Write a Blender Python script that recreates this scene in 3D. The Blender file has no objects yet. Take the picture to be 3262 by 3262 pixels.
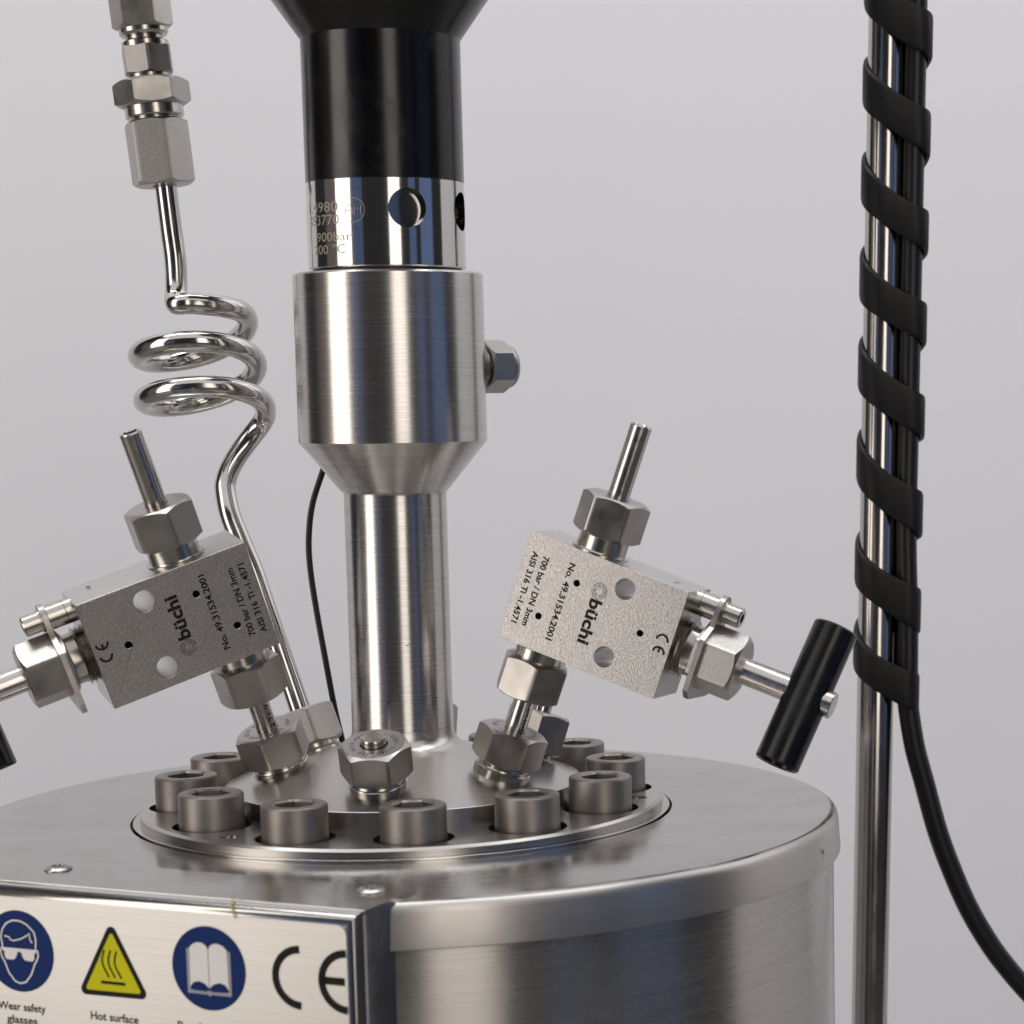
import bpy, bmesh, math, random
from mathutils import Vector, Matrix
from mathutils.geometry import tessellate_polygon
random.seed(7)
PI = math.pi
SC = bpy.context.scene
COL = SC.collection
S = 0.001                                   # everything below is written in millimetres

# ------------------------------------------------------------------ camera, world, lamps, exposure
cam_d = bpy.data.cameras.new('camera'); cam = bpy.data.objects.new('camera', cam_d); COL.objects.link(cam)
R0, U0, F0 = Vector((0.988682, -0.149557, -0.011826)), Vector((0.032505, 0.136596, 0.990093)), Vector((0.14646, 0.979272, -0.139911))
CAM = Vector((0, -658.819, 110.1465))
cam.matrix_world = Matrix(((R0.x, U0.x, -F0.x, CAM.x*S), (R0.y, U0.y, -F0.y, CAM.y*S), (R0.z, U0.z, -F0.z, CAM.z*S), (0, 0, 0, 1)))
cam_d.sensor_width = 36; cam_d.lens = 7106.65/3262*36
cam_d.shift_x = -702.6/3262; cam_d.shift_y = 602.4/3262
cam_d.clip_start = .05; cam_d.clip_end = 50
cam_d.dof.use_dof = True; cam_d.dof.focus_distance = .655; cam_d.dof.aperture_fstop = 22
SC.camera = cam

w = bpy.data.worlds.new('World'); SC.world = w; w.use_nodes = True
w.node_tree.nodes['Background'].inputs[0].default_value = (.92, .95, 1.0, 1)
w.node_tree.nodes['Background'].inputs[1].default_value = .032
SC.view_settings.view_transform = 'Standard'; SC.view_settings.look = 'None'
SC.view_settings.exposure = 0; SC.view_settings.gamma = 1

def lamp(name, loc, target, sx, sy, radiance, col):
    d = bpy.data.lights.new(name, 'AREA'); d.shape = 'RECTANGLE'; d.size = sx; d.size_y = sy
    d.energy = radiance*PI*sx*sy; d.color = col
    o = bpy.data.objects.new(name, d); COL.objects.link(o); o.location = loc
    o.rotation_euler = (Vector(target)-Vector(loc)).to_track_quat('-Z', 'Y').to_euler()
    return o
def ring_lamp(name, a0, a1, dist, z0, z1, rad, col):          # an upright window or strip light seen between two bearings from the reactor
    m = math.radians((a0+a1)/2); wd = 2*dist*math.tan(math.radians(a1-a0)/2); z = (z0+z1)/2
    return lamp(name, (dist*math.sin(m), -dist*math.cos(m), z), (0, 0, z), wd, z1-z0, rad, col)
WARM = (1, .93, .85)
ring_lamp('window_light_warm_left', -76, -52, 2.2, -.75, 1.75, 3.2, WARM)
ring_lamp('window_light_warm_front', 4, 20, 2.4, -.42, 1.75, 2.35, WARM)
ring_lamp('window_light_blue_left', -50, -34, 2.3, -.35, .8, .17, (.3, .48, 1))
ring_lamp('window_light_blue_front', 33, 43, 2.4, -.35, .8, .24, (.3, .48, 1))
ring_lamp('window_light_blue_right', 50, 70, 2.4, -.35, .8, .30, (.32, .5, 1))
ring_lamp('added_room_tone_left', -97, -79, 2.2, -.7, .9, .11, (1, .82, .74))  # added dim lamp, no window: gives the ring a brownish room reflection
lamp('ceiling_light', (0, -.9, 2.4), (0, .55, -.2), 4.6, 2.8, .85, (1, .985, 1))
for yy in (-.05, .22):
    lamp('ceiling_tube_light', (-.1, yy, 2.4), (-.1, yy+.55, 0), 3.0, .12, 14.5, (.97, 1, .985))
lamp('added_side_fill', (1.38, .4, .6), (0, .45, .3), .95, 1.8, .75, (1, .98, .97))  # added lamp: lights the back wall and gives a pale right-hand reflection

# ------------------------------------------------------------------ helpers
def ax(v): return Vector(v).normalized()
class Fr:                                    # a local frame: origin and three axes, in mm
    def __init__(s, o, ez=(0, 0, 1), ex=None):
        s.o = Vector(o); s.z = ax(ez)
        if ex is None: ex = (1, 0, 0) if abs(s.z.x) < .9 else (0, 1, 0)
        ex = Vector(ex); s.x = (ex-s.z*ex.dot(s.z)).normalized(); s.y = s.z.cross(s.x)
    def __call__(s, x, y, z): return s.o+s.x*x+s.y*y+s.z*z
    def at(s, z): f = Fr(s.o+s.z*z, s.z, s.x); return f
W0 = Fr((0, 0, 0))

class MB:
    def __init__(s): s.v = []; s.f = []
    def add(s, vs, fs):
        n = len(s.v); s.v += [Vector(v) for v in vs]; s.f += [tuple(i+n for i in f) for f in fs]; return s
    def lathe(s, prof, fr=W0, seg=64, closed=False, a0=0, radf=None):
        vs = []; fs = []; n = len(prof)
        for k in range(seg):
            a = 2*PI*k/seg+a0
            for (r, z) in prof: vs.append(fr(r*math.cos(a), r*math.sin(a), z))
        for k in range(seg):
            k2 = (k+1) % seg
            for j in range(n if closed else n-1):
                j2 = (j+1) % n; fs.append((k*n+j, k2*n+j, k2*n+j2, k*n+j2))
        if not closed:
            if prof[0][0] > 1e-6: fs.append(tuple(k*n for k in range(seg))[::-1])
            if prof[-1][0] > 1e-6: fs.append(tuple(k*n+n-1 for k in range(seg)))
        return s.add(vs, fs)
    def ringed(s, rings, fr=W0, closed=False):                # rings: list of functions angle -> (r, z)
        seg = 96; vs = []; fs = []; n = len(rings)
        for k in range(seg):
            a = 2*PI*k/seg
            for g in rings: r, z = g(a); vs.append(fr(r*math.cos(a), r*math.sin(a), z))
        for k in range(seg):
            k2 = (k+1) % seg
            for j in range(n if closed else n-1):
                j2 = (j+1) % n; fs.append((k*n+j, k2*n+j, k2*n+j2, k*n+j2))
        if not closed:
            fs.append(tuple(k*n for k in range(seg))[::-1]); fs.append(tuple(k*n+n-1 for k in range(seg)))
        return s.add(vs, fs)
    def hexnut(s, fr, af, z0, z1, bore, cham0=True, cham1=True, rot=0, rc=.97, bev=.577, hip=0):
        a2 = af/2
        def hr(a):
            b = ((a-rot+PI/6) % (PI/3))-PI/6
            r = a2/math.cos(b); return min(r, a2/math.cos(PI/6)*.992)
        c = a2*rc
        top = (lambda a: z1-(hr(a)-c)*bev) if cham1 else (lambda a: z1-.15)
        bot = (lambda a: z0+(hr(a)-c)*bev) if cham0 else (lambda a: z0+.15)
        rings = [lambda a: (bore, z0), lambda a: ((c, z0) if cham0 else (hr(a)-.15, z0)), lambda a: (hr(a), bot(a)), lambda a: (hr(a), top(a)),
                 lambda a: ((c, z1) if cham1 else (hr(a)-.15, z1)), lambda a: (bore, z1+hip)]
        return s.ringed(rings, fr, closed=True)
    def sweep(s, path, rad, seg=20, sub=8, cr=True, hollow=0):
        pts = [Vector(p) for p in path]
        if cr:
            P = [pts[0]*2-pts[1]]+pts+[pts[-1]*2-pts[-2]]; out = []
            for i in range(1, len(P)-2):
                for k in range(sub):
                    t = k/sub; a, b, c, d = P[i-1:i+3]
                    out.append(.5*((2*b)+(c-a)*t+(2*a-5*b+4*c-d)*t*t+(-a+3*b-3*c+d)*t**3))
            out.append(pts[-1]); pts = out
        n = len(pts); T = [(pts[min(i+1, n-1)]-pts[max(i-1, 0)]).normalized() for i in range(n)]
        u = T[0].orthogonal().normalized(); vs = []; fs = []
        for i in range(n):
            u = (u-T[i]*u.dot(T[i])).normalized(); v = T[i].cross(u)
            r = rad(i/(n-1)) if callable(rad) else rad
            for k in range(seg):
                a = 2*PI*k/seg; vs.append(pts[i]+(u*math.cos(a)+v*math.sin(a))*r)
        for i in range(n-1):
            for k in range(seg):
                k2 = (k+1) % seg; fs.append((i*seg+k, i*seg+k2, (i+1)*seg+k2, (i+1)*seg+k))
        fs.append(tuple(range(seg))[::-1])
        fs.append(tuple((n-1)*seg+k for k in range(seg)))
        return s.add(vs, fs)
    def prism(s, loops, fr, z0, z1, ch=0):                    # loops: outer polygon then holes, extruded along the frame's z
        flat = [p for l in loops for p in l]; m = len(flat)
        tr = tessellate_polygon([[Vector((p[0], p[1], 0)) for p in l] for l in loops])
        vs = [fr(p[0], p[1], z1) for p in flat]+[fr(p[0], p[1], z0) for p in flat]
        fs = [tuple(t) for t in tr]+[tuple(i+m for i in t)[::-1] for t in tr]
        b = 0
        for l in loops:
            k = len(l)
            for i in range(k): fs.append((b+i, b+(i+1) % k, m+b+(i+1) % k, m+b+i))
            b += k
        return s.add(vs, fs)
    def flat(s, loops, fr, z=0):
        flat = [p for l in loops for p in l]
        tr = tessellate_polygon([[Vector((p[0], p[1], 0)) for p in l] for l in loops])
        return s.add([fr(p[0], p[1], z) for p in flat], [tuple(t) for t in tr])
    def stroke(s, pts, wd, fr, z=0, closed=False, cap=True):  # a printed line of constant width
        pts = [Vector((p[0], p[1])) for p in pts]; n = len(pts); L = []; Rr = []
        for i in range(n):
            a = pts[i-1] if (i > 0 or closed) else pts[i]; b = pts[(i+1) % n] if (i < n-1 or closed) else pts[i]
            d = (b-a); d = d.normalized() if d.length > 1e-9 else Vector((1, 0)); q = Vector((-d.y, d.x))*wd/2
            L.append(pts[i]+q); Rr.append(pts[i]-q)
        vs = [fr(p.x, p.y, z) for p in L]+[fr(p.x, p.y, z) for p in Rr]
        return s.add(vs, [(i, (i+1) % n, n+(i+1) % n, n+i) for i in range(n if closed else n-1)])

def sharpen(me, ang=24, recalc=True):
    bm = bmesh.new(); bm.from_mesh(me)
    if recalc: bmesh.ops.recalc_face_normals(bm, faces=bm.faces)
    t = math.radians(ang)
    for f in bm.faces: f.smooth = True
    for e in bm.edges:
        e.smooth = not (len(e.link_faces) == 2 and e.calc_face_angle(0) > t)
    bm.to_mesh(me); bm.free(); me.update()
def obj(name, mb, mat, parent=None, ang=24, recalc=True, shift=None):
    o0 = Vector(parent['_o']) if parent is not None and '_o' in parent.keys() else Vector((0, 0, 0))
    me = bpy.data.meshes.new(name)
    me.from_pydata([((v-o0)*S)[:] for v in mb.v], [], mb.f)
    me.validate(); sharpen(me, ang, recalc)
    me.materials.append(mat)
    o = bpy.data.objects.new(name, me); COL.objects.link(o)
    if parent is not None: o.parent = parent; o['_o'] = o0[:]
    return o
def thing(name, label, cat, at, group=None):
    o = bpy.data.objects.new(name, None); COL.objects.link(o); o.empty_display_size = .01
    o.location = Vector(at)*S; o['_o'] = Vector(at)[:]; o['label'] = label; o['category'] = cat
    if group: o['group'] = group
    return o
def tag(o, label, cat, group=None):
    o['label'] = label; o['category'] = cat
    if group: o['group'] = group
    return o
def carve(o, cutters, bevel=0, ang=30):
    cs = []
    for mb in cutters:
        me = bpy.data.meshes.new('cut'); o0 = Vector(o['_o']) if '_o' in o.keys() else Vector((0, 0, 0))
        me.from_pydata([((v-o0)*S)[:] for v in mb.v], [], mb.f); sharpen(me)
        c = bpy.data.objects.new('cut', me); COL.objects.link(c); c.matrix_world = Matrix.Translation(o0*S)
        cs.append(c); m = o.modifiers.new('b', 'BOOLEAN'); m.object = c; m.solver = 'EXACT'
    if bevel:
        b = o.modifiers.new('v', 'BEVEL'); b.width = bevel*S; b.segments = 2; b.limit_method = 'ANGLE'; b.angle_limit = math.radians(40)
    bpy.context.view_layer.update()
    dg = bpy.context.evaluated_depsgraph_get(); me = bpy.data.meshes.new_from_object(o.evaluated_get(dg), depsgraph=dg)
    o.modifiers.clear(); o.data = me
    for c in cs: bpy.data.objects.remove(c)
    sharpen(me, ang, recalc=False); me.name = o.name
def rounded(pts, rads, n=5):                 # round the corners of a lathe profile
    out = []
    for i, p in enumerate(pts):
        r = rads[i] if i < len(rads) else 0
        if r <= 0 or i == 0 or i == len(pts)-1: out.append(p); continue
        p0, p1, p2 = Vector(pts[i-1]), Vector(p), Vector(pts[i+1])
        d0, d1 = (p0-p1).normalized(), (p2-p1).normalized(); h = math.acos(max(-1, min(1, d0.dot(d1))))/2
        t = r/math.tan(h); a, b = p1+d0*t, p1+d1*t
        for k in range(n+1):
            u = k/n; q = a*(1-u)**2+p1*2*u*(1-u)*(1-.12)+b*u*u
            wsum = (1-u)**2+2*u*(1-u)*(1-.12)+u*u; out.append(tuple(q/wsum))
    return out
def circ(cx, cy, r, n=40, a0=0): return [(cx+r*math.cos(a0+2*PI*i/n), cy+r*math.sin(a0+2*PI*i/n)) for i in range(n)]
def arc(cx, cy, r, a, b, n=24): return [(cx+r*math.cos(a+(b-a)*i/n), cy+r*math.sin(a+(b-a)*i/n)) for i in range(n+1)]
_tc = {}
def glyphs(txt, bold=0):
    k = (txt, bold)
    if k not in _tc:
        c = bpy.data.curves.new('t', 'FONT'); c.body = txt; c.size = 1; c.resolution_u = 3; c.offset = bold
        o = bpy.data.objects.new('t', c); COL.objects.link(o); bpy.context.view_layer.update()
        me = o.to_mesh(); vs = [v.co.copy() for v in me.vertices]; fs = [tuple(p.vertices) for p in me.polygons]
        o.to_mesh_clear(); bpy.data.objects.remove(o); bpy.data.curves.remove(c); _tc[k] = (vs, fs)
    return _tc[k]
def text(mb, txt, fr, x0, x1, y0, cap, z=0, bold=0, wrap=None):   # printed text between x0 and x1, baseline y0; wrap maps (x, y) to a curved surface
    vs, fs = glyphs(txt, bold)
    a, b = min(v.x for v in vs), max(v.x for v in vs); kx = (x1-x0)/(b-a); ky = cap/.69
    f = wrap or (lambda x, y: fr(x, y, z))
    return mb.add([f(x0+(v.x-a)*kx, y0+v.y*ky) for v in vs], fs)

# ------------------------------------------------------------------ materials
def mat(name, base, metal=0, rough=.5, bump=None, rvar=None, cvar=None, aniso=0, tan=None, ior=1.5, spec=.5, smudge=None):
    m = bpy.data.materials.new(name); m.use_nodes = True; nt = m.node_tree; N = nt.nodes; Lk = nt.links
    p = N['Principled BSDF']; p.inputs['Base Color'].default_value = (*base, 1); p.inputs['Metallic'].default_value = metal
    p.inputs['Roughness'].default_value = rough; p.inputs['IOR'].default_value = ior; p.inputs['Specular IOR Level'].default_value = spec
    tc = N.new('ShaderNodeTexCoord')
    def noise(sc, stretch, det=3, rg=.55):
        mp = N.new('ShaderNodeMapping'); mp.inputs['Scale'].default_value = stretch; Lk.new(tc.outputs['Object'], mp.inputs[0])
        t = N.new('ShaderNodeTexNoise'); t.inputs['Scale'].default_value = sc; t.inputs['Detail'].default_value = det; t.inputs['Roughness'].default_value = rg
        Lk.new(mp.outputs[0], t.inputs['Vector']); return t.outputs['Fac']
    if bump:
        for i, (sc, stretch, st, dist) in enumerate(bump):
            b = N.new('ShaderNodeBump'); b.inputs['Strength'].default_value = st; b.inputs['Distance'].default_value = dist*S
            Lk.new(noise(sc, stretch), b.inputs['Height'])
            if i: Lk.new(prev.outputs[0], b.inputs['Normal'])
            prev = b
        Lk.new(prev.outputs[0], p.inputs['Normal'])
    if rvar:
        sc, stretch, lo, hi = rvar; r = N.new('ShaderNodeMapRange'); r.inputs[1].default_value = .3; r.inputs[2].default_value = .7
        r.inputs[3].default_value = lo; r.inputs[4].default_value = hi; Lk.new(noise(sc, stretch), r.inputs[0]); Lk.new(r.outputs[0], p.inputs['Roughness'])
    if smudge:
        sc, amt = smudge; a = N.new('ShaderNodeMapRange'); a.inputs[1].default_value = .50; a.inputs[2].default_value = .68
        a.inputs[3].default_value = 0; a.inputs[4].default_value = amt; Lk.new(noise(sc, (1, 1, 1), 5, .62), a.inputs[0])
        q = N.new('ShaderNodeMath'); q.operation = 'ADD'; q.inputs[1].default_value = rough
        if rvar: Lk.new(r.outputs[0], q.inputs[1])
        Lk.new(a.outputs[0], q.inputs[0]); Lk.new(q.outputs[0], p.inputs['Roughness'])
    if cvar:
        sc, stretch, c1, c2 = cvar; r = N.new('ShaderNodeMix'); r.data_type = 'RGBA'; r.inputs[6].default_value = (*c1, 1); r.inputs[7].default_value = (*c2, 1)
        q = N.new('ShaderNodeMapRange'); q.inputs[1].default_value = .35; q.inputs[2].default_value = .65
        Lk.new(noise(sc, stretch), q.inputs[0]); Lk.new(q.outputs[0], r.inputs[0]); Lk.new(r.outputs[2], p.inputs['Base Color'])
    if aniso:
        p.inputs['Anisotropic'].default_value = aniso; p.inputs['Anisotropic Rotation'].default_value = .25
        t = N.new('ShaderNodeTangent'); t.direction_type = 'RADIAL'; t.axis = 'Z'; Lk.new(t.outputs[0], p.inputs['Tangent'])
    return m
ST = (.56, .535, .52)
M = {}
M['turned'] = mat('turned_steel', ST, 1, .27, rvar=(50, (1, 1, 90), .23, .28), cvar=(30, (1, 1, 120), (.49, .468, .452), (.59, .565, .547)), aniso=.7)
M['polished'] = mat('polished_steel', (.62, .60, .58), 1, .09, rvar=(160, (1, 1, 40), .07, .12))
M['tube'] = mat('bright_tube_steel', (.54, .52, .50), 1, .11, rvar=(120, (1, 1, 1), .08, .17), smudge=(90, .12))
M['drawn'] = mat('drawn_tube_steel', (.56, .53, .50), 1, .2, rvar=(500, (1, 1, 1), .16, .26))
M['sheet'] = mat('brushed_sheet_steel', (.5, .48, .46), 1, .15, bump=[(14, (1, 1, 1), .15, 1.0)], rvar=(60, (1, 40, 40), .13, .20), cvar=(12, (1, 6, 6), (.445, .428, .415), (.485, .466, .452)), smudge=(35, .10))
M['shell'] = mat('brushed_shell_steel', (.57, .54, .52), 1, .3, bump=[(100, (1, 1, 50), .04, .02)], rvar=(100, (1, 1, 50), .25, .30), cvar=(25, (1, 1, 120), (.45, .428, .41), (.53, .505, .485)), aniso=.9, smudge=(25, .08))
M['skirt'] = mat('rolled_skirt_steel', (.50, .475, .455), 1, .36, rvar=(100, (1, 1, 50), .33, .39), aniso=.7, smudge=(25, .06))
M['plate'] = mat('brushed_sign_steel', (.40, .385, .37), 1, .34, cvar=(30, (1, 1, 160), (.375, .36, .346), (.42, .404, .388)))
M['cone'] = mat('machined_cover_steel', (.50, .48, .46), 1, .26)
M['nut'] = mat('machined_nut_steel', (.41, .385, .365), 1, .34, bump=[(900, (1, 1, 1), .06, .03)], rvar=(150, (1, 1, 1), .27, .4))
M['nut_grained'] = mat('grained_nut_steel', (.52, .49, .465), 1, .38, bump=[(2600, (1, 1, 1), .6, .12)], cvar=(2400, (1, 1, 1), (.44, .415, .395), (.58, .55, .525)))
M['thread'] = mat('thread_steel', (.40, .37, .34), 1, .25)
M['blast'] = mat('blasted_steel', (.60, .565, .54), 1, .31, bump=[(2600, (1, 1, 1), .6, .14)], cvar=(2000, (1, 1, 1), (.41, .385, .367), (.61, .578, .556)))
M['milled'] = mat('milled_block_steel', (.60, .585, .57), 1, .3, rvar=(60, (1, 1, 1), .24, .36))
M['screw'] = mat('grey_screw_steel', (.30, .272, .255), 1, .47, bump=[(1800, (1, 1, 1), .3, .08)], cvar=(160, (1, 1, 1), (.24, .217, .202), (.28, .253, .236)))
M['bright_screw'] = mat('bright_screw_steel', (.50, .475, .43), 1, .22)
M['anod'] = mat('black_anodised', (.0016, .0012, .0014), 0, .21, ior=1.55, spec=.44, rvar=(120, (1, 1, 60), .18, .23), smudge=(60, .10))
M['plastic'] = mat('black_plastic', (.004, .004, .0045), 0, .24, ior=1.5, spec=.4, bump=[(700, (1, 1, 1), .05, .03)], smudge=(120, .15))
M['wrap'] = mat('black_wrap_plastic', (.0075, .007, .0075), 0, .5, spec=.38, bump=[(500, (1, 1, .1), .08, .05)], rvar=(300, (1, 1, .2), .42, .56))
M['rubber'] = mat('black_cable_rubber', (.007, .007, .0075), 0, .38)
M['rod'] = mat('ground_rod_steel', (.50, .47, .45), 1, .16, rvar=(200, (1, 1, .3), .12, .21))
M['bore'] = mat('turned_bore_steel', (.38, .36, .345), 1, .1, rvar=(200, (1, 1, 1), .08, .13))
M['dark'] = mat('recess_shade', (.05, .045, .04), 1, .45)  # steel darkened to near-black: shade of recesses put into the colour
M['ink'] = mat('dark_marking', (.016, .012, .011), 0, .6, spec=.2)
M['mark'] = mat('laser_marking', (.36, .32, .28), .4, .55)
M['blue'] = mat('blue_print', (.002, .021, .125), 0, .5, spec=.15)
M['yellow'] = mat('yellow_print', (.64, .60, .004), 0, .5, spec=.15)
M['white'] = mat('pale_print', (.85, .82, .80), 0, .5, spec=.2)
M['grey'] = mat('grey_print', (.36, .36, .42), 0, .5, spec=.2)
M['black'] = mat('black_print', (.009, .008, .008), 0, .5, spec=.15)
M['fibre'] = mat('yellow_fibre', (.38, .25, .05), 0, .6)
M['wall'] = mat('painted_wall', (.79, .782, .82), 0, .9, cvar=(1.2, (1, 1, 1), (.775, .768, .81), (.80, .792, .83)))
M['floor'] = mat('bench_top', (.2, .195, .185), 0, .6)

# ------------------------------------------------------------------ setting
def setting(name, mb, m):
    o = obj(name, mb, m); o['kind'] = 'structure'; return o
b = MB(); b.add([(-1500, 900, -900), (1330, 900, -900), (1330, 900, 2400), (-1500, 900, 2400), (-1500, 940, -900), (1330, 940, -900), (1330, 940, 2400), (-1500, 940, 2400)],
                [(0, 1, 2, 3), (7, 6, 5, 4), (0, 3, 7, 4), (1, 5, 6, 2), (3, 2, 6, 7), (0, 4, 5, 1)])
setting('wall', b, M['wall'])
b = MB(); x0, x1 = 1390, 1430
b.add([(x0, -60, -900), (x0, 900, -900), (x0, 900, 2400), (x0, -60, 2400), (x1, -60, -900), (x1, 900, -900), (x1, 900, 2400), (x1, -60, 2400)],
      [(3, 2, 1, 0), (4, 5, 6, 7), (0, 4, 7, 3), (1, 2, 6, 5), (2, 3, 7, 6), (0, 1, 5, 4)])
setting('side_wall', b, M['wall'])
b = MB(); b.add([(-3000, -3000, -900), (3000, -3000, -900), (3000, 2500, -900), (-3000, 2500, -900)], [(0, 1, 2, 3)])
setting('floor', b, M['floor'])

# ------------------------------------------------------------------ pressure vessel
PHI = .0311; RB = 62.878; ZF = -9.4; ZL = -13.25; RL = 128.1; JF = Fr((0, 0, 0), (0, .012, 1), (1, 0, 0))
ves = thing('pressure_vessel', 'round brushed steel reactor vessel with bolted flange lid below the valves', 'reactor', (0, 0, -400))
b = MB().lathe(rounded([(76, ZL+.6), (78.3, ZL+.5), (78.4, -17), (79.05, -17), (79.05, ZL), (RL, ZL), (RL+.8, ZL-12), (RL-.7, ZL-12), (RL-.7, ZL-9)],
                       [0, .2, 0, 0, .15, 3.2, .3]), JF, 256, closed=False)
b.f = [f for f in b.f if len(f) == 4]
lid = obj('jacket_lid', b, M['sheet'], ves, recalc=False)
b = MB().lathe([(126.8, ZL-10.5), (126.8, -400)], JF, 256); b.f = [f for f in b.f if len(f) == 4]
shell = obj('jacket_shell', b, M['shell'], ves, recalc=False)
for o in (lid, shell):
    bm = bmesh.new(); bm.from_mesh(o.data)
    f = max(bm.faces, key=lambda f: abs(f.normal.z) if o is lid else f.calc_area())
    want = f.normal.z < 0 if o is lid else f.normal.dot(Vector((f.calc_center_median().x, f.calc_center_median().y, 0))) < 0
    if want: bmesh.ops.reverse_faces(bm, faces=bm.faces)
    bm.to_mesh(o.data); bm.free()
lid.data.materials.append(M['skirt'])
for p in lid.data.polygons:
    if abs(p.normal.z) < .75 and math.hypot(p.center.x, p.center.y) > .12: p.material_index = 1
# flange ring with counterbores
bolt_a = [PHI-PI/2+math.radians(30)*(i-4) for i in range(12)]
holes = [circ(RB*math.cos(a), RB*math.sin(a), 10.9, 40) for a in bolt_a]
taps = [PHI-PI/2+math.radians(30)*k for k in (2.5, -1.5, 6.5)]
holes += [circ(69.5*math.cos(a), 69.5*math.sin(a), 2.6, 20) for a in taps]
b = MB()
RFo = 76.3
loops = [circ(0, 0, RFo-.7, 192)]+holes+[circ(0, 0, 49, 96)]
b.prism(loops, W0, -18, ZF)
b.f = [f for f in b.f]
# outer chamfer and wall
b.lathe([(RFo-.7, ZF-.001), (RFo, ZF-.75), (RFo, -18)], W0, 192); b.f = [f for f in b.f if len(f) < 50]
obj('flange_ring', b, M['cone'], ves, recalc=False, ang=20)
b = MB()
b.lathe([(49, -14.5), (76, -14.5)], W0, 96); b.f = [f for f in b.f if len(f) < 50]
obj('counterbore_floor', b, M['dark'], ves)  # shade around the screws is in the floor's dark colour
for a in taps:
    f = Fr((69.5*math.cos(a), 69.5*math.sin(a), ZF-1.2)); q = MB().lathe([(0, 0), (1.2, -.1), (1.3, .6), (2.3, .7), (2.55, -.4)], f, 24)
    q.f = [g for g in q.f if len(g) < 10]; obj('set_screw', q, M['bright_screw'], ves)
# cover hub with its cone
def cone_z(r): return 6.2-.304*(r-18)
b = MB().lathe(rounded([(14.0, 12.0), (14.82, 12.0), (14.82, cone_z(14.82)+.1), (52, cone_z(52)), (52, ZF-.4), (49, ZF-.4)], [0, 0, 6.0, .35, 0], n=14), W0, 192)
b.f = [f for f in b.f if len(f) < 50]
obj('cover_hub', b, M['cone'], ves)
# socket head screws
def screw_mesh():
    q = MB(); a2 = 5.0
    def hr(a):
        c = ((a+PI/6) % (PI/3))-PI/6; return a2/math.cos(c)
    q.ringed([lambda a: (9, -14.4), lambda a: (9, -.7), lambda a: (8.85, -.35), lambda a: (8.6, -.1), lambda a: (8.3, 0), lambda a: (max(6.0, hr(a)+.2), 0), lambda a: (hr(a), -.5), lambda a: (hr(a), -3.6), lambda a: (.6, -4.0)], W0)
    return q
sm = None
for i, a in enumerate(bolt_a):
    if sm is None:
        o = obj('socket_screw', screw_mesh(), M['screw'], None); sm = o
    else:
        o = sm.copy(); COL.objects.link(o)
    o.parent = ves; o.location = Vector((RB*math.cos(a), RB*math.sin(a), 400))*S
    o.rotation_euler.z = random.uniform(0, PI/3)

def speck(mb, r, az, z, pts, wd):
    class Q:
        def __call__(s_, x, y, zz): a = az+x/r; return Vector(((r+.03)*math.sin(a), -(r+.03)*math.cos(a), z+y))
    mb.stroke(pts, wd, Q())
q = MB(); speck(q, RL+.8, 1.10, -19.6, [(-.15, 1.3), (.5, 1.0), (.35, .1), (-.2, .3), (-.15, 1.1)], .5); speck(q, RL+.8, 1.10, -21.2, [(0, .5), (.25, .1)], .45)
obj('scuff_mark', q, M['ink'], lid)
# ------------------------------------------------------------------ lid port fittings
def ringtext(mb, txt, fr, r, size, a0, step, z):
    for i, ch in enumerate(txt):
        if ch == ' ': continue
        a = a0-step*i; vs, fs = glyphs(ch, .01)
        cx = sum(v.x for v in vs)/len(vs); c, s_ = math.cos(a), math.sin(a)
        out = []
        for v in vs:
            x, y = (v.x-cx)*size*1.25, v.y*size*1.45
            out.append(fr((r+y)*c+x*s_, (r+y)*s_-x*c, z))
        mb.add(out, fs)
def port(parent, fr, s0, s1, rot=0, af=18, bore=3.2, txt=True, t0=2.0, material='nut'):
    n = obj('port_nut', MB().hexnut(fr, af, s0, s1, bore, rot=rot, rc=.95), M[material], parent)
    obj('port_collar', MB().lathe([(0, s0-6), (8.2, s0-6), (8.2, s0-1.9), (7.9, s0-1.6), (7.5, s0-1.6), (7.3, s0-1.2), (7.3, s0+.5), (0, s0+.3)], fr, 48), M['bright_screw'], parent)
    if txt:
        q = MB(); ringtext(q, 'SITEC-720.0310-498013-1.4305-', fr, 5.55, 1.25, t0, 2*PI/29.5, s1+.03)
        obj('lettering', q, M['ink'], n)
    return n
def pframe(az, tilt=.3367, rp=34.9, z=-1.4, dx=0):
    er = Vector((math.sin(az), -math.cos(az), 0)); a = er*math.sin(tilt)+Vector((0, 0, math.cos(tilt)))
    return Fr(er*rp+Vector((dx, 0, z)), a, er)
# front plug
pf = pframe(-.205)
plug = thing('blind_plug', 'hexagonal steel blind plug with round centre pin at the front of the cone', 'plug', pf.o)
port(plug, pf, 5.6, 15.2, rot=PI/6*0+.04, bore=3.9, t0=1.2)
obj('centre_pin', MB().lathe([(0, 8), (3.55, 8), (3.55, 17.0), (3.25, 17.4), (0, 17.4)], pf, 40), M['bright_screw'], plug)
# rear plugs
pb = pframe(-.2638+PI, dx=-3.3)
bp = thing('blind_plug', 'steel plug nut peeking out behind the foot of the centre column', 'plug', pb.o)
port(bp, pb, 3.2, 15.5, rot=.3, txt=False); obj('centre_pin', MB().lathe([(0, 8), (3.55, 8), (3.55, 17.2), (0, 17.4)], pb, 24), M['polished'], bp)
pr = pframe(-.2638+2*PI/3, dx=2.6)
tp = thing('tube_port', 'steel nut with short bright tube half hidden behind the right valve tube', 'fitting', pr.o)
port(tp, pr, 3.6, 15.8, rot=.80, txt=False)
obj('tube', MB().sweep([pr(0, 0, 0), pr(0, 0, 36)], 3.05, cr=False), M['tube'], tp)

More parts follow.
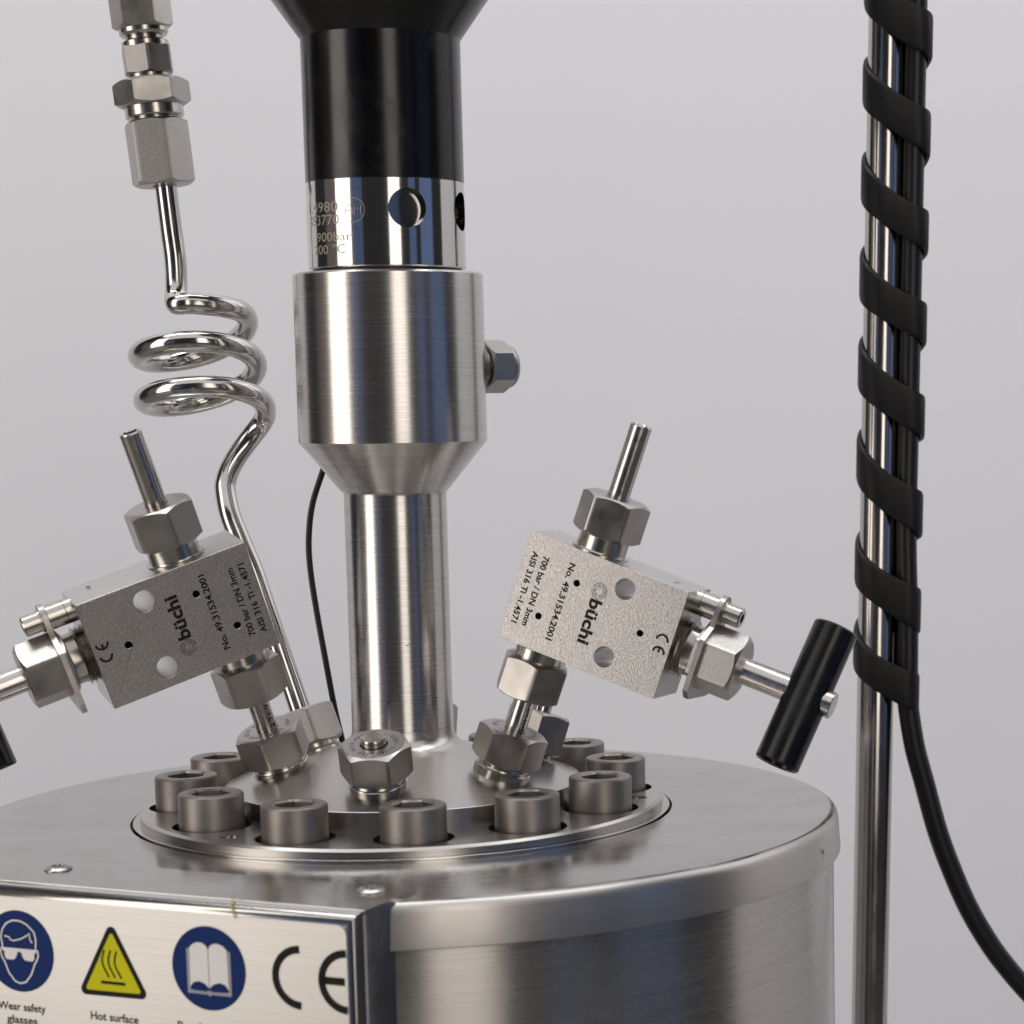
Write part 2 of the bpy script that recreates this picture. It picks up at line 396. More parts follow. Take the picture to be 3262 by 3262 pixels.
# ------------------------------------------------------------------ needle valves
def ce_mark(mb, fr, cx, cy, R, wd, gap, z):
    mb.stroke(arc(cx, cy, R, PI/2, 3*PI/2), wd, fr, z)
    mb.stroke(arc(cx+gap, cy, R, PI/2, 3*PI/2), wd, fr, z)
    mb.stroke([(cx+gap-R, cy), (cx+gap-R*.08, cy)], wd, fr, z)
BL_, BH, BW = 49.16, 31.44, 19.17
U0p, U1p, SV, TB = 9.84, 17.74, 14.95, 41.09
def valve(side, org, a, l, n, label, stem_t, hand_b):
    a, l, n = ax(a), ax(l), ax(n); org = Vector(org)
    l = (l-a*l.dot(a)).normalized(); n2 = a.cross(l) if a.cross(l).dot(n) > 0 else l.cross(a); n = n2
    pt = lambda u, v, d=0: org+l*u+a*v+n*d
    v = thing('needle_valve', label, 'valve', pt(U0p, -TB))
    sgn = 1 if side == 'L' else -1
    # block
    face = Fr(pt(0, 0, 0), n, l)                                   # x = outward, z = front; y = +-a
    ys = 1 if face.y.dot(a) > 0 else -1
    hl = [(31.4, 25.75, 2.95), (31.7, 5.85, 2.95), (17.4, 22.35, .95), (9.6, 9.7, .95), (39.5, 15.8, .95)]
    q = MB().prism([[(0, 0), (BL_, 0), (BL_, ys*BH), (0, ys*BH)]], face, -BW/2, BW/2)
    blk = obj('block', q, M['blast'], v)
    cuts = []
    for (u, w_, r) in hl:
        d0 = -BW/2-2 if r > 2 else BW/2-9
        cuts.append(MB().lathe([(r, d0), (r, BW/2+2)], Fr(pt(u, w_), n, l), 40))
    carve(blk, cuts, bevel=.28, ang=14)
    blk.data.materials.append(M['milled']); blk.data.materials.append(M['dark'])
    for p in blk.data.polygons:
        nn = p.normal
        if abs(nn.dot(n)) < .6:
            c = p.center/S+Vector(v['_o'])-org; cu, cv = c.dot(l), c.dot(a)
            small = any(abs(math.hypot(cu-h[0], cv-h[1])-h[2]) < .3 for h in hl if h[2] < 2)
            p.material_index = 2 if small else 1  # small hole walls coloured dark in place of shade
    # lettering on the front face
    rd = a if side == 'L' else -a
    o0 = pt(0, 0 if side == 'L' else BH, BW/2+.03)
    tf = Fr(o0, n, rd)                                             # x = reading direction, y = outward
    q = MB()
    text(q, 'AISI 316 Ti -1.4571', tf, 4.9, 26.0, 2.25, 1.75, bold=.03)
    text(q, '700 bar / DN 3mm', tf, 5.2, 25.8, 5.65, 1.8, bold=.03)
    text(q, 'No. 49.31534.2001', tf, 4.3, 27.0, 13.65, 1.8, bold=.03)
    text(q, 'büchi', tf, 11.4, 24.4, 22.8, 3.5, bold=.035)
    ce_mark(q, tf, 15.3, 46.2, 1.65, .62, 3.6, 0)
    obj('lettering', q, M['ink'], blk)
    q = MB()
    for r_, g in ((2.25, .5), (1.75, .25), (1.25, .1)):
        q.stroke(arc(8.85, 24.45, r_, g, g+PI*1.25, 22), .17, tf); q.stroke(arc(8.85, 24.45, r_, g+PI*1.35, g+PI*1.9, 12), .17, tf)
    obj('emblem', q, M['ink'], blk)
    tpf = Fr(pt(BL_-7.2, BH+.02, -1), a, -n if side == 'L' else n); q = MB()
    text(q, '11081' if side == 'L' else '1180', tpf, 0, 4.4, 0, 1.1); obj('lettering', q, M['ink'], blk)
    # top outlet
    f = Fr(pt(U1p, BH), a, n)
    obj('outlet_collar', MB().lathe([(0, -1), (8.2, -1), (8.2, .35), (7.4, .4), (7.2, .8), (7.2, 5.4), (0, 5.4)], f, 48), M['bright_screw'], v)
    obj('outlet_nut', MB().hexnut(f, 17.6, 4.7, 16.2, 3.25, rot=(.53 if side == 'L' else .22), rc=.94), M['nut'], v)
    obj('outlet_tube', MB().lathe([(2.0, 30), (2.0, 37.2), (2.25, 37.45), (2.9, 37.45), (3.12, 37.1), (3.12, 6), (0, 6)], f, 40), M['drawn'], v)
    obj('outlet_bore', MB().lathe([(0, 31), (2.0, 31)], f, 24), M['dark'], v)  # dark disc inside the tube, coloured as shade
    # bottom inlet and port
    f = Fr(pt(U0p, 0), a, n)
    obj('inlet_collar', MB().lathe([(0, 1), (8.0, 1), (8.0, -.35), (7.2, -.4), (7.0, -.8), (7.0, -4.6), (0, -4.6)], f, 48), M['bright_screw'], v)
    obj('inlet_nut', MB().hexnut(f, 17.6, -15.2, -3.8, 3.2, rot=(.72 if side == 'L' else -.08), rc=.94), M['nut'], v)
    tb = obj('inlet_tube', MB().sweep([f(0, 0, -10), f(0, 0, -TB)], 3.1, seg=32, cr=False), M['drawn'], v)
    q = MB(); th0 = math.atan2((CAM-f.o).dot(f.y), (CAM-f.o).dot(f.x))+.62
    text(q, '623696-Lot 10' if side == 'R' else '623696', f, -27.0, -15.5, -.8, 1.5,
         wrap=lambda x, y: f(3.14*math.cos(th0-y/3.14), 3.14*math.sin(th0-y/3.14), x))
    obj('lettering', q, M['ink'], tb)
    pfr = Fr(pt(U0p, -TB), a, n)
    port(v, pfr, 5.6, 15.6, rot=(.05 if side == 'L' else .32), t0=.5)
    # gland: thread, nut, lock plate, spacer with screw
    g = Fr(pt(BL_, SV), l, a)
    prof = [(0, -1), (7.2, -1)]
    for k in range(3): prof += [(8.5, -.2+k*1.2), (7.4, .4+k*1.2)]
    prof += [(7.2, 3.6), (7.2, 6), (0, 6)]
    obj('gland_thread', MB().lathe(prof, g, 48), M['thread'], v, ang=15)
    obj('gland_nut', MB().hexnut(g, 16.8, 5.6, 18.6, 3.8, rot=PI/6+.0, rc=.95, cham0=(side == 'L')), M['nut_grained' if side == 'R' else 'nut'], v)
    out = [(-12.4, -7), (-12.0, 6.5), (-9.5, 9.8), (5.5, 9.6), (9, 4.6)]
    out += arc(13.4, 0, 4.4, PI*.42, -PI*.42, 12) + [(9, -4.6), (5.5, -10.2), (-9.5, -12.2), (-12.2, -11)]
    pl = MB().prism([out[::-1], circ(0, 0, 8.7, 6, 0)], g, 7.1, 8.6); obj('lock_plate', pl, M['nut'], v)
    sp = Fr(pt(BL_, SV+13.4), l, a)
    obj('spacer', MB().lathe([(0, -.5), (3.55, -.5), (3.55, 1.9), (3.35, 2.0), (3.55, 2.1), (3.55, 6.9), (0, 6.9)], sp, 32), M['bright_screw'], v)
    def hs(x): c = ((x+PI/6) % (PI/3))-PI/6; return 1.3/math.cos(c)
    obj('washer', MB().lathe([(0, 8.6), (3.3, 8.6), (3.3, 9.2), (0, 9.2)], sp, 32), M['thread'], v)
    obj('lock_screw', MB().ringed([lambda x: (2.9, 9.2), lambda x: (2.9, 13.6), lambda x: (2.5, 14.0), lambda x: (hs(x), 14.0), lambda x: (hs(x), 11.5), lambda x: (.1, 11.3)], sp), M['bright_screw'], v)
    # stem and handle
    st = Fr(pt(0, SV), l, a)
    obj('stem', MB().lathe([(0, BL_), (3.75, BL_), (3.75, stem_t+7.8), (3.5, stem_t+8.05), (0, stem_t+8.05)], st, 40), M['drawn'], v)
    hd = (a*19.4+n*hand_b).normalized(); hf = Fr(pt(stem_t, SV), hd, l)
    obj('handle', MB().lathe([(0, -17), (4.6, -17.5), (5.0, -20.4), (5.9, -20.8), (6.35, -20.3), (6.35, 20.2), (5.9, 20.7), (5.0, 20.8), (4.6, 17.5), (0, 17)], hf, 64), M['plastic'], v)
    return v
valve('L', (-36.7, -8.4, 40.4), (-.2646, -.2119, .9408), (-.9111, -.2647, -.3159), (.3159, -.9408, -.1231),
      'small steel needle valve left of the column, its engraved block in shade', 84.5, -7)
valve('R', (31.6, -22.5, 40.6), (.3165, -.1072, .9425), (.8389, -.4323, -.3309), (-.4429, -.8954, .0469),
      'small steel needle valve with black bar handle right of the column', 87.6, -7)

# ------------------------------------------------------------------ stirrer drive: column, housing, ring, motor neck
drv = thing('stirrer_drive', 'tall stirrer drive, steel column and housing under a black motor neck', 'stirrer drive', (0, 0, 12))
obj('drive_column', MB().lathe([(14, 12.05), (14.82, 12.05)]+[(14.82, 12.5+k*3) for k in range(22)]+rounded([(14.82, 78), (14.82, 81.2), (16.2, 82.2)], [0, 2.2, 0])[1:], W0, 160), M['turned'], drv)
b = MB().lathe(rounded([(13, 80.6), (15.2, 80.9), (27.1, 95.4), (27.1, 142.6), (26.5, 143.2), (20, 143.2)], [0, 1.0, .25, .1, .1])+[], W0, 192)
obj('drive_housing', b, M['turned'], drv)
rg = [(15, 144.2), (22.0, 144.2)]+[(22.42, 144.6+k*1.4) for k in range(17)]+[(22.42, 168.3), (15, 168.3)]
ring = obj('lock_ring', MB().lathe(rg, W0, 192), M['polished'], drv)
cuts = []
for az in (.272, 1.25, -.95+PI*1.5):
    d = Vector((math.sin(az), -math.cos(az), 0)); f = Fr(d*24+Vector((0, 0, 160.1)), -d, (0, 0, 1))
    cuts.append(MB().lathe([(5.4, -3), (5.4, 7.6), (0, 8.1)], f, 48))
carve(ring, cuts)
ring.data.materials.append(M['bore'])
for p in ring.data.polygons:
    if math.hypot(p.center.x, p.center.y) < .0217 and .153 < p.center.z+.012 < .167: p.material_index = 1
obj('ring_gap', MB().lathe([(0, 142), (21.2, 142), (21.2, 145), (0, 145)], W0, 96), M['dark'], drv)  # dark filler, shade between housing and ring painted in
obj('motor_neck', MB().lathe([(10, 168.25), (22.2, 168.25), (22.42, 168.5)]+[(22.42, 169+k*3) for k in range(14)]+[(22.42, 208.2), (10, 208.2)], W0, 160), M['anod'], drv)
obj('motor_hood', MB().lathe([(10, 208.15), (22.45, 208.15), (48, 244), (48, 300), (10, 300)], W0, 160), M['anod'], drv)
def onring(r, th0): return lambda x, y: Vector((r*math.sin(th0+x/r), -r*math.cos(th0+x/r), y))
q = MB()
def rt(t, end_deg, cw, y, cap):
    wd = len(t)*cw; e = math.radians(end_deg); text(q, t, W0, -wd, 0, y-cap/2, cap, wrap=onring(22.46, e))
rt('1.4980', -36, 2.3, 160.8, 2.7); rt('353770', -35.4, 2.3, 157.3, 2.7); rt('900bar', -25.5, 2.2, 152.6, 2.5); rt('200 °C', -30.5, 2.15, 149.2, 2.5)
e = math.radians(-23.6); wr = onring(22.46, e)
for i in range(44):
    a = 2*PI*i/44; cx, cy = 3.3*math.cos(a), 3.3*math.sin(a)
    q.add([wr(cx+dx, 159.6+cy+dy) for dx, dy in ((-.15, -.15), (.15, -.15), (.15, .15), (-.15, .15))], [(0, 1, 2, 3)])
class Wf:
    def __call__(s, x, y, z): return wr(x, y+159.6)
q.stroke([(-2.3, -1.4), (-2.3, .6), (-1.6, 1.4), (-.9, 1.4), (-.35, .6), (-.35, -1.4)], .24, Wf()); q.stroke([(-2.3, -.1), (-.35, -.1)], .24, Wf())
q.stroke([(.35, -1.4), (.35, 1.4), (1.3, .1), (2.2, 1.4), (2.2, -1.4)], .24, Wf())
obj('lettering', q, M['mark'], ring)
q = MB(); speck(q, 14.82, -.26, 20.6, [(-.3, .1), (.3, .2), (.3, .5), (-.2, .6), (-.4, .2), (-.2, -.3), (.3, -.3)], .16); speck(q, 14.82, .14, 37.5, [(-.5, -.2), (.7, .1)], .22)
obj('scuff_mark', q, M['ink'], bpy.data.objects['drive_column'])
sd = Vector((math.sin(2.02), -math.cos(2.02), 0)); sf = Fr(Vector((0, 0, 116.6)), sd, (0, 0, 1))
fit = thing('side_fitting', 'small hexagonal capped fitting on the right side of the steel housing', 'fitting', sf(0, 0, 27))
obj('fitting_stub', MB().lathe([(0, 25), (6.2, 25), (6.2, 27.6), (5.4, 27.9), (5.9, 28.4), (5.2, 28.9), (5.9, 29.4), (5.2, 29.9), (5.2, 32), (0, 32)], sf, 40), M['bright_screw'], fit)
obj('cap_nut', MB().hexnut(sf, 13.6, 30, 37.2, 5.3, rot=PI/6, cham0=True, rc=.97), M['nut'], fit)
obj('cap', MB().lathe(rounded([(0, 36), (6.4, 36), (6.4, 39.6), (0, 40.4)], [0, 0, 2.2]), sf, 48), M['nut'], fit)

# ------------------------------------------------------------------ coiled sample tube with its fittings
cax = ax((-.135, .31, .94)); O2 = Vector((-58.4, 47, 119.6)); RH, PIT = 17.2, 14.3
ex = (Vector((1, .1, 0))-cax*Vector((1, .1, 0)).dot(cax)).normalized(); ef = ex.cross(cax)
if ef.y > 0: ef = -ef
path = [(-65.4, 43.0, 176), (-64.6, 42.6, 166), (-63.9, 42.2, 157.8), (-63.4, 41.7, 153)]
t0 = math.radians(88)
def drop(t): q = max(0, min(1, (math.degrees(t)-5)/70)); return -2.1*q*q*(3-2*q)
hp = lambda t: O2+cax*(PIT*(t-math.radians(90-360))/(2*PI)+drop(t))+ex*math.cos(t)*RH+ef*math.sin(t)*RH
q3 = hp(t0); tg = (hp(t0-.02)-hp(t0)).normalized()
B4 = [Vector((-63.1, 41.3, 149.5)), Vector((-62.3, 41.2, 134.5)), q3-tg*8.5+Vector((0, 0, -.8)), q3]
for k in range(9):
    u = k/9; path.append(B4[0]*(1-u)**3+B4[1]*3*u*(1-u)**2+B4[2]*3*u*u*(1-u)+B4[3]*u**3)
th = t0
while th > math.radians(90-360*2-100):
    h = PIT*(th-math.radians(90-360))/(2*PI)+drop(th); rr = RH+.25*(math.radians(90-360)-th)/(2*PI)*2
    path.append(O2+cax*h+ex*math.cos(th)*rr+ef*math.sin(th)*rr); th -= math.radians(15)
tg = (path[-1]-path[-2]).normalized(); e0 = path[-1]; e3 = Vector((-51.7, 46.0, 80.0))
B4 = [e0, e0+tg*10.5, e3+Vector((-.6, 4.2, 10.0)), e3]
for k in range(1, 11):
    u = k/10; path.append(B4[0]*(1-u)**3+B4[1]*3*u*(1-u)**2+B4[2]*3*u*u*(1-u)+B4[3]*u**3)
path += [(-50.4, 43.0, 73.0), (-47.3, 40.6, 64.5), (-43.6, 37.9, 55), (-40.0, 35.0, 43.3), (-32.3, 29.5, 18.3), (-27.6, 26, 3.0)]
cb = Fr((-25.6, 24.8, -2.0), (-.302, .205, .931))
ct = thing('coiled_tube', 'bright steel tube wound in a loose coil with stacked hexagonal fittings above', 'tube', cb.o)
obj('tube', MB().sweep(path, 3.25, seg=28, sub=5), M['tube'], ct)
port(ct, cb, 5.2, 16.6, rot=.15, txt=False, material='nut_grained')
ff = Fr((-65.5, 43.0, 172.2), (-.0915, .03, .995), (.2, -1, 0))
obj('tube_nut', MB().hexnut(ff, 16.8, -.6, 18.6, 3.5, rot=.66, rc=.92), M['nut_grained'], ct)
obj('nut_thread', MB().lathe([(0, 18.2), (6.6, 18.2), (6.6, 20.0), (0, 20.0)], ff, 40), M['thread'], ct)
obj('union_collar', MB().lathe([(0, 19.4), (8.4, 19.4), (8.6, 19.8), (8.6, 22.9), (0, 22.9)], ff, 48), M['bright_screw'], ct)
obj('union_body', MB().hexnut(ff, 19.6, 22.6, 30.4, 3, rot=.97, rc=.93), M['nut'], ct)
obj('union_thread', MB().lathe([(0, 30), (6.3, 30), (6.3, 32.4), (0, 32.4)], ff, 40), M['thread'], ct)
obj('back_nut', MB().hexnut(ff, 13.6, 31.9, 40.0, 3, rot=.50, rc=.97, cham1=False), M['nut'], ct)
obj('back_ring', MB().lathe([(0, 39.8), (6.9, 39.8), (6.9, 41.4), (6.0, 41.9), (0, 41.9)], ff, 40), M['bright_screw'], ct)
obj('adapter_neck', MB().lathe([(0, 41.6), (5.4, 41.6), (5.4, 43.6), (0, 43.6)], ff, 40), M['thread'], ct)
obj('top_ring', MB().lathe([(0, 43.2), (6.6, 43.2), (7.2, 44.0), (7.2, 46.3), (0, 46.3)], ff, 40), M['bright_screw'], ct)
obj('top_nut', MB().hexnut(ff, 15.8, 45.2, 76, 3, rot=.80, rc=.92), M['nut'], ct)

# ------------------------------------------------------------------ sensor cable behind the column
p = [(-9, 34, 112), (-14, 33, 102), (-18.7, 32, 93.8), (-21.3, 32, 86.6), (-24.9, 32, 76.3), (-26.4, 32, 66.6), (-26.4, 32, 57), (-25, 32, 43.9), (-22.7, 32, 27.5), (-20.5, 32, 12.7), (-18.5, 32, 2.4)]
tag(obj('sensor_cable', MB().sweep(p, .95, seg=14), M['rubber']), 'thin black sensor cable hanging behind the steel column', 'cable')

# ------------------------------------------------------------------ warning panel
tN, tT = Vector((-.497, -.868, 0)).normalized(), None
tT = Vector((-tN.y, tN.x, 0)); D0 = 125.73; ZT = -10.9
pan = thing('warning_panel', 'brushed steel panel with safety pictograms fixed to the front of the vessel', 'panel', tN*110+Vector((0, 0, -300)))
pfm = Fr(tT*3.76+Vector((0, 0, 1.22)), tN, tT); pfm.x = pfm.x*.9894; pfm.y = pfm.y*.988                                            # x = along panel, y = up, z = outward
bm = bmesh.new()
def P3(t, n, z): return (tT*t+tN*n+Vector((0, 0, z))-Vector(pan['_o']))*S
vs = [bm.verts.new(P3(*c)) for c in ((-47.5, 109, -300), (60, 109, -300), (60, D0+3.2, -300), (-47.5, D0+3.2, -300), (-47.5, 109, ZT), (60, 109, ZT), (60, D0+3.2, ZT), (-47.5, D0+3.2, ZT))]
for f in ((0, 1, 2, 3), (4, 7, 6, 5), (0, 4, 5, 1), (1, 5, 6, 2), (2, 6, 7, 3), (3, 7, 4, 0)): bm.faces.new([vs[i] for i in f])
bmesh.ops.recalc_face_normals(bm, faces=bm.faces)
fr_e = [e for e in bm.edges if {e.verts[0], e.verts[1]} in ({vs[6], vs[7]}, {vs[2], vs[6]}, {vs[3], vs[7]})]
bmesh.ops.bevel(bm, geom=fr_e, offset=3.8*S, segments=7, affect='EDGES', profile=.5)
me = bpy.data.meshes.new('housing'); bm.to_mesh(me); bm.free(); sharpen(me, 30); me.materials.append(M['sheet'])
o = bpy.data.objects.new('housing', me); COL.objects.link(o); o.parent = pan
FZ = D0+3.2
obj('top_fold', MB().prism([[(-47.5, -D0-.3), (60.1, -D0-.3), (60.5, -D0+.2), (60.5, -101.5), (-47.5, -101.5)]], Fr((0, 0, 0), (0, 0, 1), tT), ZT-1.2, ZT+.025), M['sheet'], pan)
def rrect(x0, y0, x1, y1, r, n=6):
    return arc(x1-r, y1-r, r, 0, PI/2, n)+arc(x0+r, y1-r, r, PI/2, PI, n)+arc(x0+r, y0+r, r, PI, 1.5*PI, n)+arc(x1-r, y0+r, r, 1.5*PI, 2*PI, n)
sgnp = obj('sign_plate', MB().prism([rrect(-50.5, -150, 53.7, -15.5, 2.4)], pfm, FZ-.5, FZ+.25), M['plate'], pan)
Z = FZ+.29
# safety glasses sign
cx, cy = -41.8, -29.5
sg = obj('safety_glasses_sign', MB().flat([circ(cx, cy, 10.6, 72)], pfm, Z), M['blue'], pan)
q = MB()
hd = [(-5.2, 1.9), (-5.5, 3.4), (-4.9, 5.4), (-3.6, 7.0), (-1.6, 7.9), (.6, 7.9), (2.6, 7.2), (4.2, 5.9), (4.9, 5.2), (5.3, 3.4), (5.2, 1.8), (5.0, .7), (5.7, .5), (5.8, -1.0), (5.1, -2.4), (4.6, -3.0), (3.4, -5.8), (1.6, -7.9), (-.1, -8.4), (-1.8, -7.9), (-3.6, -5.8), (-4.7, -3.0), (-5.2, -2.4), (-5.8, -1.0), (-5.7, .5), (-5.1, .7)]
q.stroke([(x+cx, y+cy) for x, y in hd], .42, pfm, Z+.04, closed=True)
q.stroke([(x+cx, y+cy) for x, y in ((-4.4, 3.7), (-2.6, 3.4), (-2.9, 3.0), (-1.6, 2.6), (.6, 3.2), (2.6, 4.2), (3.4, 4.9), (3.5, 3.4), (4.1, 2.4))], .36, pfm, Z+.04)
q.flat([[(x+cx, y+cy) for x, y in ((-5.3, .7), (5.3, .7), (5.3, -.1), (4.7, -.15), (4.5, -1.9), (3.9, -2.4), (1.7, -2.3), (1.1, -1.7), (.5, -.2), (-.5, -.2), (-1.1, -1.7), (-1.7, -2.3), (-3.9, -2.4), (-4.5, -1.9), (-4.7, -.15), (-5.3, -.1))]], pfm, Z+.045)
obj('head_outline', q, M['white'], sg)
# hot surface sign
A, Bq, Cq = Vector((-13.45, -19.3)), Vector((-24.4, -39.0)), Vector((-2.9, -38.8))
def rtri(inset, r):
    c = (A+Bq+Cq)/3; pts = []
    V = [A, Bq, Cq]
    for i in range(3):
        p0, p1, p2 = V[i-1], V[i], V[(i+1) % 3]
        d0, d1 = (p0-p1).normalized(), (p2-p1).normalized(); bi = (d0+d1).normalized(); h = math.acos(d0.dot(d1))/2
        p = p1+bi*(inset+r)/math.sin(h)
        n0, n1 = (-d0.perpendicular() if hasattr(d0, 'perpendicular') else None), None
        s0 = math.atan2(-bi.y, -bi.x); sp = PI/2-h
        pts += [(p.x+r*math.cos(s0-sp+2*sp*k/8), p.y+r*math.sin(s0-sp+2*sp*k/8)) for k in range(9)]
    return pts
hs_ = obj('hot_surface_sign', MB().flat([rtri(0, 1.5)], pfm, Z), M['black'], pan)
obj('yellow_field', MB().flat([rtri(1.35, .6)], pfm, Z+.04), M['yellow'], hs_)
q = MB()
for k in (-1, 0, 1):
    c = -13.55+k*1.85
    q.stroke([(c-.75+.75*math.sin(2*PI*s*.72+2.6)*1.0+s*.9, -27.0-s*7.0) for s in [i/20 for i in range(21)]], .52, pfm, Z+.08)
q.stroke([(-17.2, -35.35), (-9.9, -35.35)], .8, pfm, Z+.08)
obj('heat_symbol', q, M['black'], hs_)
# manual sign
cx, cy = 14.8, -29.2
ms = obj('manual_sign', MB().flat([circ(cx, cy, 10.6, 72)], pfm, Z), M['blue'], pan)
q = MB(); W_ = lambda pts: [(x+cx, y+cy) for x, y in pts]
q.flat([W_([(-6.3, 4.6), (-5.5, 4.6), (-5.5, -5.6), (5.5, -5.6), (5.5, 4.6), (6.3, 4.6), (6.3, -6.6), (.6, -6.6), (0, -7.1), (-.6, -6.6), (-6.3, -6.6)])], pfm, Z+.04)
obj('book_cover', q, M['grey'], ms)
q = MB()
for s in (-1, 1):
    pts = [(s*.08, 4.7), (s*.5, 5.6), (s*1.6, 6.3), (s*3.0, 6.4), (s*4.3, 5.9), (s*5.4, 4.9), (s*5.5, -5.0), (s*4.6, -3.8), (s*3.0, -3.4), (s*1.3, -3.9), (s*.08, -5.0)]
    q.flat([W_(pts)], pfm, Z+.06)
obj('book_pages', q, M['white'], ms)
q = MB()
for s in (-1, 1):
    q.flat([W_([(s*.4, -5.9), (s*1.4, -4.9), (s*3.0, -4.35), (s*4.5, -4.8), (s*5.2, -5.7)])], pfm, Z+.09)
    q.flat([W_([(s*.08, -5.0), (s*1.3, -3.9), (s*3.0, -3.4), (s*4.6, -3.8), (s*5.5, -5.0), (s*5.5, -5.2), (s*4.6, -4.1), (s*3.0, -3.75), (s*1.3, -4.25), (s*.08, -5.3)])], pfm, Z+.08)
q.stroke(W_([(0, 4.9), (0, -5.2)]), .16, pfm, Z+.08)
obj('page_edges', q, M['blue'], ms)
q = MB(); ce_mark(q, pfm, 40.7, -29.35, 6.95, 1.95, 12.85, Z); obj('conformity_mark', q, M['black'], pan)
q = MB(); text(q, 'Wear safety', pfm, -49.4, -34.6, -45.05, 2.0, Z, bold=.022); text(q, 'glasses', pfm, -46.9, -37.4, -48.45, 2.0, Z, bold=.022)
text(q, 'Hot surface', pfm, -20.9, -6.6, -45.25, 2.05, Z, bold=.022); text(q, 'Read manual', pfm, 5.0, 22.8, -45.35, 2.0, Z, bold=.022)
obj('caption', q, M['black'], pan)
for (x, y) in ((-88.8, -77.0), (-9.0, -118.4)):
    f = Fr((x, y, ZT), (0, 0, 1))
    sc_ = obj('panel_screw', MB().lathe([(3.6, -.2), (3.6, .25), (3.0, .75), (1.7, 1.0), (1.6, .4), (0, .3)], f, 40), M['nut'], pan)
q = MB().sweep([tT*x+tN*n+Vector((0, 0, z)) for x, n, z in ((24.0, D0-.5, ZT+.9), (24.6, D0+1.4, ZT+.2), (25.5, D0+3.0, ZT-1.6), (26.4, D0+3.75, ZT-3.0), (26.8, D0+3.8, ZT-3.6))], .16, seg=8)
tag(obj('fibre', q, M['fibre']), 'short curled yellow fibre clinging to the top edge of the sign panel', 'fibre')

# ------------------------------------------------------------------ support rod, cables and spiral wrap
rb, rt_ = Vector((151.2, 80, -400)), Vector((165.6, 80, 280)); rdx = (rt_-rb).normalized()
def rodp(z): return rb+rdx*((z-rb.z)/rdx.z)
tag(obj('support_rod', MB().sweep([rodp(z) for z in (-900, -300, 0, 120, 280)], 6.25, seg=48, cr=False), M['rod']), 'upright steel support rod at the right, spiral wrapped with black band', 'rod')
def cab(z, dx, dy): return rodp(z)+Vector((dx, dy, 0))
p1 = [cab(z, 8.6+.5*(z < 60), -4.6) for z in (280, 240, 200, 160, 120, 90, 60)]+[(170.0, 75, 30), (169.9, 75, 8.6), (170.2, 75, 1.2), (172.4, 75, -12.6), (175.8, 75, -25.3), (180.1, 75, -41.2), (184.9, 75, -54.6), (191.2, 75, -69.2), (198.9, 75, -82.6), (206.8, 75, -93.4), (216, 75, -104), (229, 75, -117), (243, 75, -128)]
tag(obj('power_cable', MB().sweep(p1, 3.6, seg=24), M['rubber']), 'thick black cable leaving the wrapped rod and curving away to the lower right', 'cable')
p2 = [cab(z, 9.0, 3.6) for z in (280, 220, 160, 100, 50, 24, 8)]
tag(obj('power_cable', MB().sweep(p2, 3.5, seg=24), M['rubber']), 'second black cable hidden along the back of the rod under the wrap', 'cable')
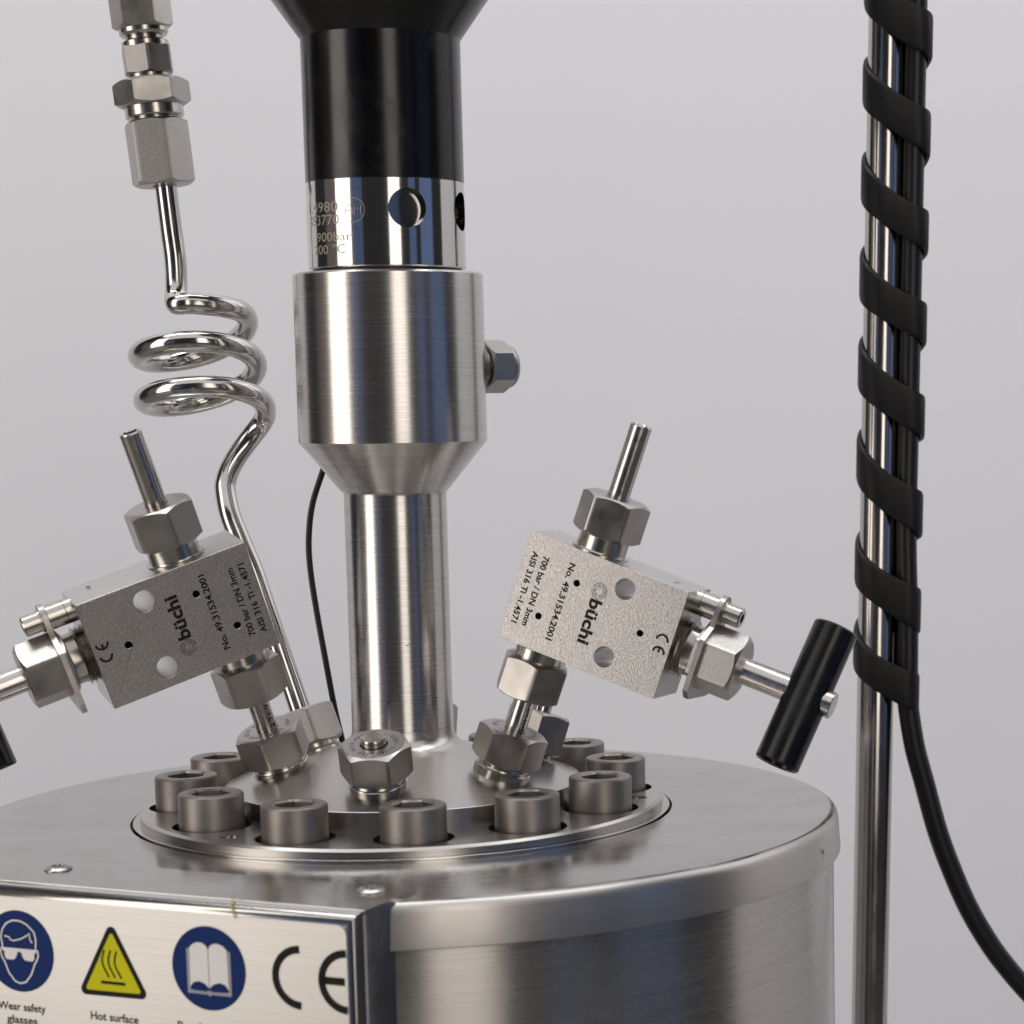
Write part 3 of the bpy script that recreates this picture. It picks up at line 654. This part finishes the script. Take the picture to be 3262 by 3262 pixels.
# convex outline of the bundle for the wrap
def hull(g):
    pts = []
    for (x, y, r) in ((0, 0, 6.25), (8.9, -4.6, 3.7), (9.1, 3.6, 3.6)):
        pts += [(x+(r+g)*math.cos(a), y+(r+g)*math.sin(a)) for a in [2*PI*i/48 for i in range(48)]]
    pts = sorted(set(pts)); lo = []; up = []
    for p in pts:
        while len(lo) > 1 and (lo[-1][0]-lo[-2][0])*(p[1]-lo[-2][1])-(lo[-1][1]-lo[-2][1])*(p[0]-lo[-2][0]) <= 0: lo.pop()
        lo.append(p)
    for p in reversed(pts):
        while len(up) > 1 and (up[-1][0]-up[-2][0])*(p[1]-up[-2][1])-(up[-1][1]-up[-2][1])*(p[0]-up[-2][0]) <= 0: up.pop()
        up.append(p)
    return lo[:-1]+up[:-1]
def loop_sampler(g):
    h = hull(g); n = len(h); k0 = min(range(n), key=lambda i: h[i][0]); h = h[k0:]+h[:k0]           # starts at the left, runs counter-clockwise: front first
    d = [0]
    for i in range(n): d.append(d[-1]+math.dist(h[i], h[(i+1) % n]))
    def f(u):
        s = (u % 1)*d[-1]
        for i in range(n):
            if s <= d[i+1]:
                t = (s-d[i])/max(1e-9, d[i+1]-d[i]); a, b_ = h[i], h[(i+1) % n]; return (a[0]+(b_[0]-a[0])*t, a[1]+(b_[1]-a[1])*t)
        return h[0]
    return f
fi, fo = loop_sampler(.25), loop_sampler(1.6)
b = MB(); NS = 72
zl = [267, 237.0, 206.3, 174.8, 144.0, 114.2, 83.5, 48.5, 19.5, -8]               # height of each turn at the rod's left side
vs = []; fs = []; turns = 8.46
tot = int(turns*NS)
for i in range(tot+1):
    u = i/NS; k = min(int(u), len(zl)-2); fr_ = u-k
    a0, a1, = zl[k], zl[k+1]; fr_ = fr_+.09*math.sin(2*PI*(fr_-.07)); z = a0+(a1-a0)*fr_; wob = .25*math.sin(u*9)
    hw = 6.7 if u < 7.9 else 6.7-.6*(u-7.9)
    (xi, yi), (xo, yo) = fi(u), fo(u)
    xm, ym = xo*.97+xi*.03, yo*.97+yi*.03
    hw += .35*math.sin(u*5.1+1)+.2*math.sin(u*13)
    xe, ye = xo*.82+xi*.18, yo*.82+yi*.18
    for (x, y, dz) in ((xi, yi, -hw), (xe, ye, -hw), (xo, yo, -hw+1.1), (xo, yo, hw-1.1), (xe, ye, hw), (xi, yi, hw)):
        c = rodp(z+dz+wob); vs.append((c.x+x, c.y+y, z+dz+wob))
for i in range(tot):
    for j in range(6):
        j2 = (j+1) % 6; fs.append((i*6+j, (i+1)*6+j, (i+1)*6+j2, i*6+j2))
fs += [tuple(range(6))[::-1], tuple(tot*6+j for j in range(6))]
b.add(vs, fs)
tag(obj('spiral_wrap', b, M['wrap'], ang=70), 'flat black plastic band wound in a spiral round rod and cables', 'cable wrap')

for o in bpy.data.objects:
    if '_o' in o.keys(): del o['_o']
    if 'label' in o.keys():
        g = {'needle_valve': 'needle valves on the lid ports', 'blind_plug': 'plugs in the lid ports', 'power_cable': 'black cables along the rod'}.get(o.name.split('.')[0])
        if g: o['group'] = g
